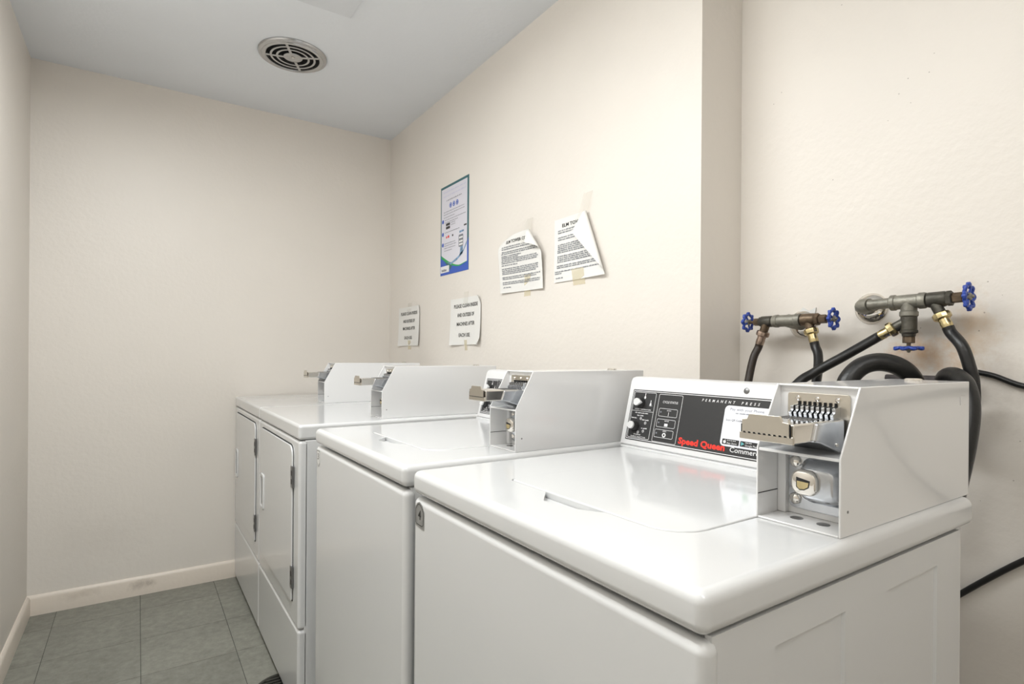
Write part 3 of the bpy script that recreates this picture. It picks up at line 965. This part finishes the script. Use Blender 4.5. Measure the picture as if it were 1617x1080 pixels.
# ------------------------------------------------------------------ wall papers (right-hand wall x = 0, facing -x)
poster = thing('payment_poster', 'tall blue-edged payment instruction poster, left on the right-hand wall', 'poster', (0, -0.813, 1.53))
pf = Frame((-0.0006, -0.6737, 1.5315), (0, -1, 0), (0, 0, 1))
PW, PH = 0.2805, 0.4325
obj('backing', prism(B(), [(0, 0), (PW, 0), (PW, PH), (0, PH)], lambda p, q, r: pf(p, q, r), -0.0005, 0.0010), 'pgreen', poster, smooth=False)
bm = B()
poly(bm, pf, [(0, 0), (PW, 0), (PW, 0.15), (PW - 0.012, 0.13), (0.10, 0.02), (0, 0.10)], 0.0013)
stuff(obj('printing', bm, 'pblue', poster, smooth=False))
bm = B()
curve = [(0.010, 0.090)] + [(0.010 + (PW - 0.022) * u, 0.090 - 0.062 * math.sin(min(1, u * 1.25) * PI / 2) + (0.0 if u < 0.7 else 0.012 * (u - 0.7) / 0.3)) for u in [i / 14 for i in range(1, 15)]]
poly(bm, pf, curve + [(PW - 0.012, PH - 0.012), (0.010, PH - 0.012)], 0.0016)
stuff(obj('printing', bm, 'poster', poster, smooth=False))
bm = B()
up_ = [(p, q - 0.0) for p, q in curve]
for (p, q), (p2, q2), i in zip(up_, up_[1:], range(20)):
    wd = 0.022 * (1 - i / 16)
    wd2 = 0.022 * (1 - (i + 1) / 16)
    bm.faces.new([bm.verts.new(pf(*c, 0.0019)) for c in ((p, q - wd * 0.3), (p2, q2 - wd2 * 0.3), (p2, q2 + wd2 * 0.4), (p, q + wd * 0.4))])
stuff(obj('printing', bm, 'green', poster, smooth=False))
bm = B()
poly(bm, pf, [(0.07, 0.060), (0.12, 0.055), (0.18, 0.072), (0.235, 0.098), (0.266, 0.135), (0.266, 0.120), (0.225, 0.080), (0.17, 0.056), (0.11, 0.044)], 0.0020)
poly(bm, pf, [(0.198, 0.075), (0.225, 0.082), (0.232, 0.115), (0.205, 0.115)], 0.0020)
poly(bm, pf, [(0.195, 0.180), (0.238, 0.182), (0.238, 0.190), (0.195, 0.190)], 0.0020)
stuff(obj('printing', bm, 'water', poster, smooth=False))
bm = B()
poly(bm, pf, rrect(0.188, 0.232, 0.115, 0.172, 0.006, 3), 0.0020)
for q in (0.152, 0.160):
    quad(bm, pf, 0.196, 0.224, q, q + 0.003, 0.0022)
stuff(obj('printing', bm, 'grey', poster, smooth=False))
bm = B()
for q in (0.158, 0.140, 0.126):
    quad(bm, pf, 0.193, 0.228, q - 0.004, q + 0.004, 0.0023)
poly(bm, pf, [(0.004, 0.012), (0.094, 0.012), (0.094, 0.044), (0.004, 0.044)], 0.0021)
stuff(obj('printing', bm, 'white', poster, smooth=False))
bm = B()
word_line(bm, pf, 0.016, 0.070, 0.018, 0.012, 0.0025)
stuff(obj('printing', bm, 'grey', poster, smooth=False))
bm = B()
for i in range(3):
    poly(bm, pf, ellipse(0.105 + 0.033 * i, 0.330, 0.0125, 0.0125, 16), 0.0020)
for q in (0.262, 0.200, 0.148):
    poly(bm, pf, ellipse(0.026, q, 0.010, 0.010, 16), 0.0020)
stuff(obj('printing', bm, 'pblue', poster, smooth=False, label='blue round step icons'))
bm = B()
for i in range(3):
    outline(bm, pf, ellipse(0.105 + 0.033 * i, 0.330, 0.0075, 0.0085, 12), 0.0018, 0.0024)
stuff(obj('printing', bm, 'white', poster, smooth=False))
bm = B()
for q in (0.398, 0.378):
    word_line(bm, pf, 0.030, 0.255, q, 0.0080, 0.0020)
stuff(obj('printing', bm, 'pink_print', poster, smooth=False))
bm = B()
word_line(bm, pf, 0.062, 0.215, 0.356, 0.0058, 0.0020)
for q, a, b in ((0.303, 0.035, 0.240), (0.291, 0.035, 0.245), (0.277, 0.035, 0.150), (0.264, 0.045, 0.255), (0.252, 0.045, 0.180), (0.243, 0.110, 0.155), (0.233, 0.110, 0.155), (0.203, 0.045, 0.200), (0.150, 0.042, 0.160), (0.139, 0.042, 0.165), (0.127, 0.042, 0.160), (0.115, 0.042, 0.120)):
    word_line(bm, pf, a, b, q, 0.0040, 0.0020)
stuff(obj('printing', bm, 'grey', poster, smooth=False))
bm = B()
for q in (0.220, 0.236):
    poly(bm, pf, rrect(0.058, 0.100, q, q + 0.0125, 0.002, 2), 0.0020)
quad(bm, pf, 0.238, 0.264, 0.206, 0.213, 0.0020)
quad(bm, pf, 0.122, 0.134, 0.177, 0.186, 0.0020)
stuff(obj('printing', bm, 'black', poster, smooth=False))
bm = B()
quad(bm, pf, 0.060, 0.071, 0.176, 0.186, 0.0020); quad(bm, pf, 0.078, 0.092, 0.176, 0.188, 0.0020)
stuff(obj('printing', bm, 'red', poster, smooth=False))


class Page:
    """a sheet on the right-hand wall; corners can roll off (curl) and the sheet can stand away from the wall"""
    def __init__(self, bl, w, h, tilt, curls, bulge):
        self.bl, self.w, self.h, self.curls, self.bulge = bl, w, h, curls, bulge
        self.c, self.s_ = math.cos(tilt), math.sin(tilt)

    def __call__(self, s, t, hh=0.0):
        k = 0.0
        nrm = Vector((0, 0, 1))           # local normal in (s, t, out)
        p = Vector((s, t))
        base = self.bulge(s / self.w, t / self.h)
        for A, n, R, sg in self.curls:
            n = Vector(n).normalized()
            d = (p - Vector(A)).dot(n)
            if d > 0:
                a = d / R
                if a < PI:
                    off, z, na = R * math.sin(a), R * (1 - math.cos(a)), a
                else:
                    off, z, na = -(d - PI * R), 2 * R, PI
                p = p + n * (off - d)
                k += sg * z
                nrm = Vector((-sg * math.sin(na) * n.x, -sg * math.sin(na) * n.y, math.cos(na)))
                break
        p = p + Vector((nrm.x, nrm.y)) * hh
        out = base + k + nrm.z * hh
        q = Vector((p.x * self.c - p.y * self.s_, p.x * self.s_ + p.y * self.c))
        return Vector((-0.0008 - out, -(self.bl[0] + q.x), self.bl[1] + q.y))


def sheet(pg, name, parent, m='paper', n=36):
    bm = B()
    for hh in (0.00012, -0.00012):
        G = [[bm.verts.new(pg(pg.w * i / n, pg.h * j / n, hh)) for j in range(n + 1)] for i in range(n + 1)]
        for i in range(n):
            for j in range(n):
                q = (G[i][j], G[i + 1][j], G[i + 1][j + 1], G[i][j + 1])
                bm.faces.new(q if hh > 0 else q[::-1])
    return obj('sheet', bm, m, parent, angle=60)


def tape(parent, h, z0, z1, w, lean=0.0, off=0.0, off2=None, m='tape'):
    """strip of tape on the wall plane from z0 up to z1, standing off the wall by off"""
    off2 = off if off2 is None else off2
    bm = B()
    k = 6
    for i in range(k):
        a, b = i / k, (i + 1) / k
        q = []
        for u, sd in ((a, -1), (a, 1), (b, 1), (b, -1)):
            q.append(bm.verts.new((-0.0011 - (off + (off2 - off) * u), -(h + lean * u + sd * w / 2), z0 + (z1 - z0) * u)))
        bm.faces.new(q)
    return obj('tape', bm, m, parent)


def clean_sign(bl, w, h, tilt, label, bl_, seed):
    t = thing('paper_notice', label, 'notice', (0, -(bl[0] + w / 2), bl[1]), group='cleaning notices')
    pg = Page(bl, w, h, tilt, seed, bl_)
    sheet(pg, 'sheet', t, n=30)
    for body, s0, s1, tt in (('PLEASE CLEAN INSIDE', 0.125, 0.905, 0.795), ('AND OUTSIDE OF', 0.232, 0.788, 0.600), ('MACHINES AFTER', 0.222, 0.808, 0.410), ('EACH USE.', 0.295, 0.665, 0.172)):
        letter(t, 'black', body, pg, s0 * w, tt * h, 0.0165, (s1 - s0) * w, bold=0.016, h=0.0012)
    return t


sg = clean_sign((0.7945, 1.1890), 0.2815, 0.2160, math.radians(0.4), 'PLEASE CLEAN INSIDE notice nearer the camera, below the two curled pages',
                lambda u, v: 0.0015 + 0.012 * (1 - v) ** 2 * abs(u - 0.5) * 2 + 0.004 * v * (2 * abs(u - 0.5)) ** 2,
                [((0.240, 0.216), (0.75, 0.66), 0.03, 1), ((0.262, 0.0), (0.9, -0.45), 0.012, 1)])
tape(sg, 0.935, 1.375, 1.432, 0.040, 0.004, 0.0035, 0.0)
tape(sg, 0.938, 1.165, 1.212, 0.026, 0.0, 0.0, 0.004, 'tape2')
sg = clean_sign((0.1555, 1.1910), 0.2800, 0.2140, math.radians(0.2), 'PLEASE CLEAN INSIDE notice in the far corner beside the back wall',
                lambda u, v: 0.0015 + 0.010 * (1 - v) ** 2 * (2 * abs(u - 0.5)) ** 1.5 + 0.003 * v,
                [((0.272, 0.200), (0.9, 0.45), 0.03, 1)])
tape(sg, 0.300, 1.380, 1.428, 0.050, 0.004, 0.006, 0.0)
tape(sg, 0.300, 1.172, 1.222, 0.040, 0.0, 0.0, 0.003, 'tape2')


def tower_page(bl, w, h, tilt, label, bulge, curls, para, title_s, title_w):
    t = thing('notice_page', label, 'notice', (0, -(bl[0] + w / 2), bl[1]), group='building notices')
    pg = Page(bl, w, h, tilt, curls, bulge)
    sheet(pg, 'sheet', t, n=48)
    bm = B()
    text(bm, 'ELM TOWER CO.', pg, title_s * w, 0.855 * h, 0.0115, title_w * w, bold=0.02, h=0.0012)
    obj('lettering', bm, 'black', t, smooth=False)
    bm = B()
    for a, b, q in para:
        word_line(bm, pg, a * w, b * w, q * h, 0.0050, 0.0012)
    stuff(obj('fine_print', bm, 'grey', t, smooth=False))
    return t, pg


L1 = [(0.10, 0.75, 0.79), (0.10, 0.80, 0.755), (0.10, 0.90, 0.705), (0.08, 0.93, 0.675), (0.08, 0.55, 0.635), (0.08, 0.50, 0.605), (0.08, 0.92, 0.575), (0.07, 0.93, 0.545), (0.07, 0.92, 0.515), (0.07, 0.45, 0.475),
      (0.07, 0.93, 0.415), (0.07, 0.93, 0.385), (0.07, 0.92, 0.355), (0.07, 0.86, 0.325), (0.07, 0.95, 0.265), (0.07, 0.86, 0.235), (0.07, 0.94, 0.175), (0.07, 0.93, 0.145), (0.08, 0.26, 0.085)]
p1_, pg1 = tower_page((1.2400, 1.3960), 0.2900, 0.2240, math.radians(-1.0), 'curled tower notice page with drooping top corner, left of the two',
                      lambda u, v: 0.004 + 0.028 * max(0, v) ** 1.3 + 0.006 * (1 - v) * (2 * abs(u - 0.5)) ** 2,
                      [((0.225, 0.216), (0.80, 0.60), 0.009, 1), ((0.030, 0.166), (-0.30, 0.95), 0.055, -1)], L1, 0.215, 0.50)
tape(p1_, 1.437, 1.565, 1.668, 0.042, -0.004, 0.036, 0.0)
tape(p1_, 1.417, 1.372, 1.452, 0.042, 0.016, 0.0, 0.010, 'tape2')
L2 = [(0.08, 0.60, 0.80), (0.08, 0.62, 0.765), (0.08, 0.90, 0.69), (0.08, 0.92, 0.655), (0.08, 0.93, 0.575), (0.08, 0.93, 0.545), (0.08, 0.95, 0.515), (0.07, 0.95, 0.485), (0.07, 0.65, 0.455), (0.07, 0.94, 0.395), (0.07, 0.95, 0.365), (0.07, 0.95, 0.335), (0.07, 0.80, 0.305),
      (0.06, 0.94, 0.245), (0.06, 0.86, 0.215), (0.02, 0.94, 0.155), (0.02, 0.16, 0.125), (0.04, 0.20, 0.055)]
p2_, pg2 = tower_page((1.5880, 1.4040), 0.2740, 0.2230, math.radians(0.0), 'tower notice page with a large folded corner, right of the two',
                      lambda u, v: 0.003 + 0.009 * v * u + 0.010 * (1 - v) * max(0, u - 0.5) * 2,
                      [((0.172, 0.221), (0.915, 0.40), 0.008, 1)], L2, 0.17, 0.60)
tape(p2_, 1.745, 1.600, 1.690, 0.046, 0.020, 0.016, 0.0)
tape(p2_, 1.722, 1.385, 1.440, 0.062, 0.0, 0.0, 0.010, 'tape2')


# ------------------------------------------------------------------ water valves on the recessed wall
def hexnut(bm, org, axis, a0, a1, r):
    return lathe(bm, [(a0, r * 0.92), (a0 + 0.001, r), (a1 - 0.001, r), (a1, r * 0.92)], org, axis, 6)


def handwheel(parent, c, axis, R=0.0245):
    ax = Vector(axis).normalized()
    u = ax.orthogonal().normalized(); w = ax.cross(u)
    c = Vector(c)
    bm = B()
    N = 64
    pts = []
    for i in range(N):
        a = 2 * PI * i / N
        r = R * (0.86 + 0.085 * math.cos(8 * a))
        pts.append(c + (u * math.cos(a) + w * math.sin(a)) * r + ax * 0.0012 * math.cos(8 * a))
    tube(bm, pts, 0.0036, 8, closed=True)
    for i in range(8):
        a = 2 * PI * i / 8
        d = u * math.cos(a) + w * math.sin(a)
        lathe(bm, [(-0.004, 0.002), (-0.003, 0.0042), (0.003, 0.0042), (0.004, 0.002)], c + d * R * 0.93, ax, 8)
    for i in range(4):
        a = 2 * PI * i / 4 + 0.3
        d = u * math.cos(a) + w * math.sin(a)
        tube(bm, [c + d * 0.004 - ax * 0.002, c + d * R * 0.5, c + d * R * 0.84], 0.0026, 6, 3)
    hw = obj('handwheel', bm, 'blue', parent, angle=60, label='blue scalloped handwheel')
    bm = lathe(B(), [(-0.005, 0.0075), (0.003, 0.0075), (0.005, 0.005), (0.0055, 0.0035), (0.0085, 0.003), (0.0095, 0)], c, ax, 14)
    obj('hub_screw', bm, 'galv', hw)


def coupling(parent, c, d, m='brass'):
    """hose end: knurled swivel nut and crimped ferrule along d"""
    bm = lathe(B(), [(-0.002, 0.0135), (0.0, 0.0160), (0.004, 0.0165), (0.010, 0.0160), (0.012, 0.0135)], c, d, 12)
    obj('swivel_nut', bm, m, parent, angle=25)
    bm = lathe(B(), [(0.010, 0.0100), (0.013, 0.0108), (0.018, 0.0100), (0.022, 0.0108), (0.032, 0.0103), (0.034, 0.0095)], c, d, 16)
    obj('ferrule', bm, m, parent, angle=50)


def hose(name, label, pts, r, m, end, d, cm, group):
    t = thing(name, label, 'hose', pts[0], group=group)
    obj('tubing', tube(B(), pts, r, 16, 8), m, t, angle=60)
    coupling(t, end, d, cm)
    return t


# left valve pair
VX, VZ = 0.110, 1.236
v1 = thing('faucet_manifold', 'pair of water valves with two blue handwheels, nearer the corner', 'faucet', (XR, -2.387, 1.22), group='wall water valves')
obj('wall_flange', lathe(B(), [(0, 0.036), (0.003, 0.0355), (0.008, 0.028), (0.012, 0.017), (0.012, 0.0)], (XR, -2.395, 1.229), (-1, 0, 0), 32), 'chrome', v1, angle=50)
bm = B()
poly_pts = [(-2.375, 1.250), (-2.395, 1.272), (-2.41, 1.262), (-2.428, 1.270), (-2.425, 1.248), (-2.40, 1.240)]
prism(bm, poly_pts, YZ, XR - 0.004, XR - 0.0005)
obj('plaster_patch', bm, 'tagw', v1, smooth=False)
bm = lathe(B(), [(-0.002, 0.0150), (0.004, 0.0165), (0.010, 0.0165), (0.0115, 0.0148), (0.055, 0.0148), (0.0565, 0.0165), (0.066, 0.0165), (0.069, 0.0155)], (VX, -2.3560, VZ), (0, -1, 0), 20)
tube(bm, [(VX, -2.392, VZ), (VX + 0.02, -2.394, VZ - 0.003), (0.176, -2.395, 1.229)], 0.0165, 16, 4)
obj('tee', bm, 'galv', v1, angle=40)
bm = lathe(B(), [(0.0, 0.0115), (0.003, 0.0145), (0.030, 0.0145), (0.034, 0.0115), (0.036, 0.0115)], (VX, -2.352, VZ), (0, 1, 0), 16)
hexnut(bm, (VX, -2.352, VZ), (0, 1, 0), 0.034, 0.038, 0.0125)
obj('valve_body', bm, 'dkbronze', v1, angle=40)
bm = hexnut(B(), (VX, -2.352, VZ), (0, 1, 0), 0.038, 0.052, 0.0098)
lathe(bm, [(0.05, 0.004), (0.072, 0.004)], (VX, -2.352, VZ), (0, 1, 0), 10)
obj('stem_nut', bm, 'bronze', v1, angle=25)
handwheel(v1, (VX, -2.281, VZ + 0.001), (0, 1, 0.04))
bm = lathe(B(), [(0.0, 0.0125), (0.002, 0.0155), (0.030, 0.0150), (0.034, 0.0125)], (VX, -2.4265, VZ), (0, -1, 0), 16)
hexnut(bm, (VX, -2.4265, VZ), (0, -1, 0), 0.033, 0.043, 0.0150)
obj('valve_body', bm, 'bronze', v1, angle=40)
bm = hexnut(B(), (VX, -2.4265, VZ), (0, -1, 0), 0.043, 0.060, 0.0108)
lathe(bm, [(0.058, 0.004), (0.078, 0.004)], (VX, -2.4265, VZ), (0, -1, 0), 10)
obj('stem_nut', bm, 'bronze', v1, angle=25)
handwheel(v1, (VX, -2.502, VZ - 0.001), (0, -1, 0.03))
d1_ = Vector((-0.05, 0.32, -1)).normalized()
c1 = Vector((VX - 0.003, -2.3275, VZ - 0.0265))
obj('outlet', lathe(B(), [(-0.024, 0.0105), (-0.0022, 0.0105)], c1, d1_, 16), 'bronze', v1)
d2_ = Vector((-0.05, -0.30, -1)).normalized()
c2_ = Vector((VX - 0.003, -2.4505, VZ - 0.0245))
obj('outlet', lathe(B(), [(-0.024, 0.0105), (-0.0022, 0.0105)], c2_, d2_, 16), 'bronze', v1)
e1, e2 = c1 + d1_ * 0.030, c2_ + d2_ * 0.030
hose('water_hose', 'brownish black hose hanging from the left handwheel valve beside the corner', [e1, e1 + d1_ * 0.014, (0.092, -2.309, 1.140), (0.075, -2.306, 1.078), (0.045, -2.310, 0.98), (0.01, -2.32, 0.80)], 0.0098, 'brubber', c1, d1_, 'copper', 'water supply hoses')
hose('water_hose', 'short black hose bending down from the second handwheel valve', [e2, e2 + d2_ * 0.014, (0.098, -2.473, 1.152), (0.078, -2.484, 1.120), (0.050, -2.494, 1.082), (0.0, -2.51, 0.98), (-0.05, -2.50, 0.80)], 0.0103, 'rubber', c2_, d2_, 'brass', 'water supply hoses')

# right valve tree
ZR = 1.264
v2 = thing('faucet_manifold', 'larger galvanised valve tree with elbow and downward blue handwheel, above the nearest washer', 'faucet', (XR, -2.553, 1.25), group='wall water valves')
obj('wall_flange', lathe(B(), [(0, 0.036), (0.003, 0.0355), (0.009, 0.027), (0.014, 0.018), (0.014, 0.0)], (XR, -2.555, 1.259), (-1, 0, 0), 32), 'chrome', v2, angle=50)
bm = tube(B(), [(0.172, -2.556, 1.259), (0.142, -2.556, 1.260), (0.120, -2.562, 1.261), (0.111, -2.580, 1.262)], lambda u: 0.0145 + 0.0025 * math.sin(u * PI), 16, 6)
obj('elbow', bm, 'galv', v2, angle=60)
obj('pipe', lathe(B(), [(0, 0.0112), (0.05, 0.0112)], (0.110, -2.578, 1.2622), (0, -1, 0.03), 16), 'galv', v2)
bm = lathe(B(), [(0.0, 0.0145), (0.002, 0.0170), (0.010, 0.0170), (0.0115, 0.0152), (0.053, 0.0152), (0.0545, 0.0170), (0.064, 0.0170), (0.067, 0.0155)], (VX, -2.621, ZR - 0.001), (0, -1, 0.02), 20)
lathe(bm, [(0.0, 0.0150), (0.020, 0.0150), (0.022, 0.0172), (0.030, 0.0172), (0.032, 0.0155)], (VX, -2.656, ZR), (0, 0, -1), 20)
obj('tee', bm, 'galv', v2, angle=40)
bm = lathe(B(), [(0.0, 0.0135), (0.002, 0.0158), (0.030, 0.0158), (0.034, 0.0135)], (VX, -2.6895, ZR), (0, -1, 0.03), 16)
hexnut(bm, (VX, -2.6895, ZR), (0, -1, 0.03), 0.033, 0.043, 0.0155)
obj('valve_body', bm, 'dkbronze', v2, angle=40)
bm = hexnut(B(), (VX, -2.6895, ZR), (0, -1, 0.03), 0.043, 0.060, 0.0105)
lathe(bm, [(0.058, 0.004), (0.074, 0.004)], (VX, -2.6895, ZR), (0, -1, 0.03), 10)
obj('stem_nut', bm, 'bronze', v2, angle=25)
handwheel(v2, (VX, -2.7585, ZR + 0.002), (0, -1, 0.03), 0.0265)
bm = lathe(B(), [(0.0, 0.0135), (0.001, 0.0150), (0.028, 0.0150), (0.029, 0.0165), (0.034, 0.0165), (0.036, 0.013), (0.042, 0.012)], (VX, -2.656, ZR - 0.032), (0, 0, -1), 18)
obj('valve_body', bm, 'dkbronze', v2, angle=40)
bm = hexnut(B(), (VX, -2.656, ZR - 0.032), (0, 0, -1), 0.042, 0.056, 0.0112)
lathe(bm, [(0.054, 0.004), (0.066, 0.004)], (VX, -2.656, ZR - 0.032), (0, 0, -1), 10)
obj('stem_nut', bm, 'bronze', v2, angle=25)
handwheel(v2, (VX, -2.656, 1.165), (0, 0, -1), 0.0265)
d3_ = Vector((-0.15, 0.82, -0.52)).normalized()
c3 = Vector((VX - 0.004, -2.6300, 1.2085))
obj('outlet', lathe(B(), [(-0.030, 0.0105), (-0.0022, 0.0105)], c3, d3_, 16), 'dkbronze', v2)
d4_ = Vector((-0.05, -0.42, -0.9)).normalized()
c4 = Vector((VX - 0.003, -2.7135, ZR - 0.0295))
obj('outlet', lathe(B(), [(-0.026, 0.0105), (-0.0022, 0.0105)], c4, d4_, 16), 'dkbronze', v2)
e3, e4 = c3 + d3_ * 0.030, c4 + d4_ * 0.030
hose('water_hose', 'long straight black hose slanting down from the downward valve', [e3, e3 + d3_ * 0.014, (0.062, -2.548, 1.147), (0.030, -2.500, 1.110), (0.0, -2.477, 1.083), (-0.06, -2.44, 1.0), (-0.09, -2.43, 0.85)], 0.0105, 'rubber', c3, d3_, 'brass', 'water supply hoses')
hose('water_hose', 'black hose curving down at the far right behind the thick hose', [e4, e4 + d4_ * 0.014, (0.092, -2.754, 1.168), (0.090, -2.766, 1.130), (0.090, -2.7725, 1.095), (0.085, -2.772, 1.04), (0.078, -2.745, 0.94), (0.070, -2.70, 0.80)], 0.0108, 'rubber', c4, d4_, 'brass', 'water supply hoses')

o = obj('drain_hose', tube(B(), [(-0.075, -2.598, 0.86), (-0.060, -2.600, 1.00), (-0.042, -2.601, 1.078), (-0.030, -2.606, 1.106), (-0.010, -2.620, 1.128), (0.012, -2.643, 1.136), (0.035, -2.668, 1.127), (0.058, -2.682, 1.104), (0.075, -2.684, 1.07), (0.085, -2.668, 1.0), (0.085, -2.66, 0.85)], 0.0185, 18, 6), 'rubber', origin=(-0.07, -2.598, 0.86), angle=60)
tag(o, 'thick black drain hose arching up behind the coin box, left arch', 'hose', 'thick drain hoses')
o = obj('drain_hose', tube(B(), [(0.125, -2.745, 0.98), (0.118, -2.730, 1.05), (0.098, -2.727, 1.090), (0.073, -2.737, 1.107), (0.050, -2.758, 1.108), (0.024, -2.780, 1.090), (0.004, -2.791, 1.048), (-0.018, -2.792, 0.99), (-0.035, -2.785, 0.92), (-0.05, -2.77, 0.80)], 0.0185, 18, 6), 'rubber', origin=(0.13, -2.69, 1.0), angle=60)
tag(o, 'thick black drain hose looping down past the rear corner of the coin box, right arch', 'hose', 'thick drain hoses')
o = obj('drain_trough', prism(B(), [(XR, 1.106), (0.150, 1.108), (0.147, 1.100), (0.150, 1.070), (XR, 1.070)], XZ, -2.75, -2.594), 'grime', origin=(XR, -2.66, 1.07), bevel=0.003)
tag(o, 'grimy dark drain trough on the wall between the thick hoses', 'trough')

# cables on the recessed wall
o = obj('power_cable', tube(B(), [(0.168, -2.756, 1.117), (0.168, -2.783, 1.110), (0.168, -2.828, 1.092), (0.168, -2.90, 1.082), (0.168, -2.970, 1.075), (0.168, -3.051, 1.053), (0.168, -3.135, 1.026), (0.168, -3.25, 0.98), (0.168, -3.40, 0.90)], 0.0055, 10, 6), 'cable', origin=(0.17, -2.69, 1.1), angle=60)
tag(o, 'black cable running to the right from behind the hoses', 'cable')
o = obj('power_cable', tube(B(), [(0.150, -2.62, 0.50), (0.160, -2.68, 0.60), (0.165, -2.7345, 0.664), (0.165, -2.827, 0.757), (0.160, -2.90, 0.815), (0.156, -2.985, 0.862), (0.153, -3.013, 0.885), (0.152, -3.05, 0.929), (0.152, -3.082, 0.981), (0.152, -3.13, 1.06), (0.155, -3.17, 1.20)], 0.0058, 10, 6), 'cable', origin=(0.15, -2.62, 0.5), angle=60)
tag(o, 'black cable rising diagonally at the lower right beside the nearest washer', 'cable')

# floor drain at the dryer's foot
t = thing('floor_drain', 'dark round floor drain grate at the foot of the second dryer', 'drain', (-0.84, -1.155, 0))
obj('rim', lathe(B(), [(0, 0.100), (0.004, 0.099), (0.006, 0.094), (0.006, 0.086), (0.003, 0.084), (0, 0.084)], (-0.82, -1.155, 0), (0, 0, 1), 36, closed=True), 'drain', t, angle=50)
obj('basin', lathe(B(), [(0.0002, 0.085), (0.0008, 0.085)], (-0.82, -1.155, 0), (0, 0, 1), 28), 'dark', t)
for k in range(-4, 5):
    hw_ = math.sqrt(0.086 ** 2 - (k * 0.018) ** 2)
    obj('grate_bar', bx(-0.82 - hw_, -0.82 + hw_, -1.155 + k * 0.018 - 0.005, -1.155 + k * 0.018 + 0.005, 0.001, 0.005), 'drain', t, bevel=0.001, seg=1)
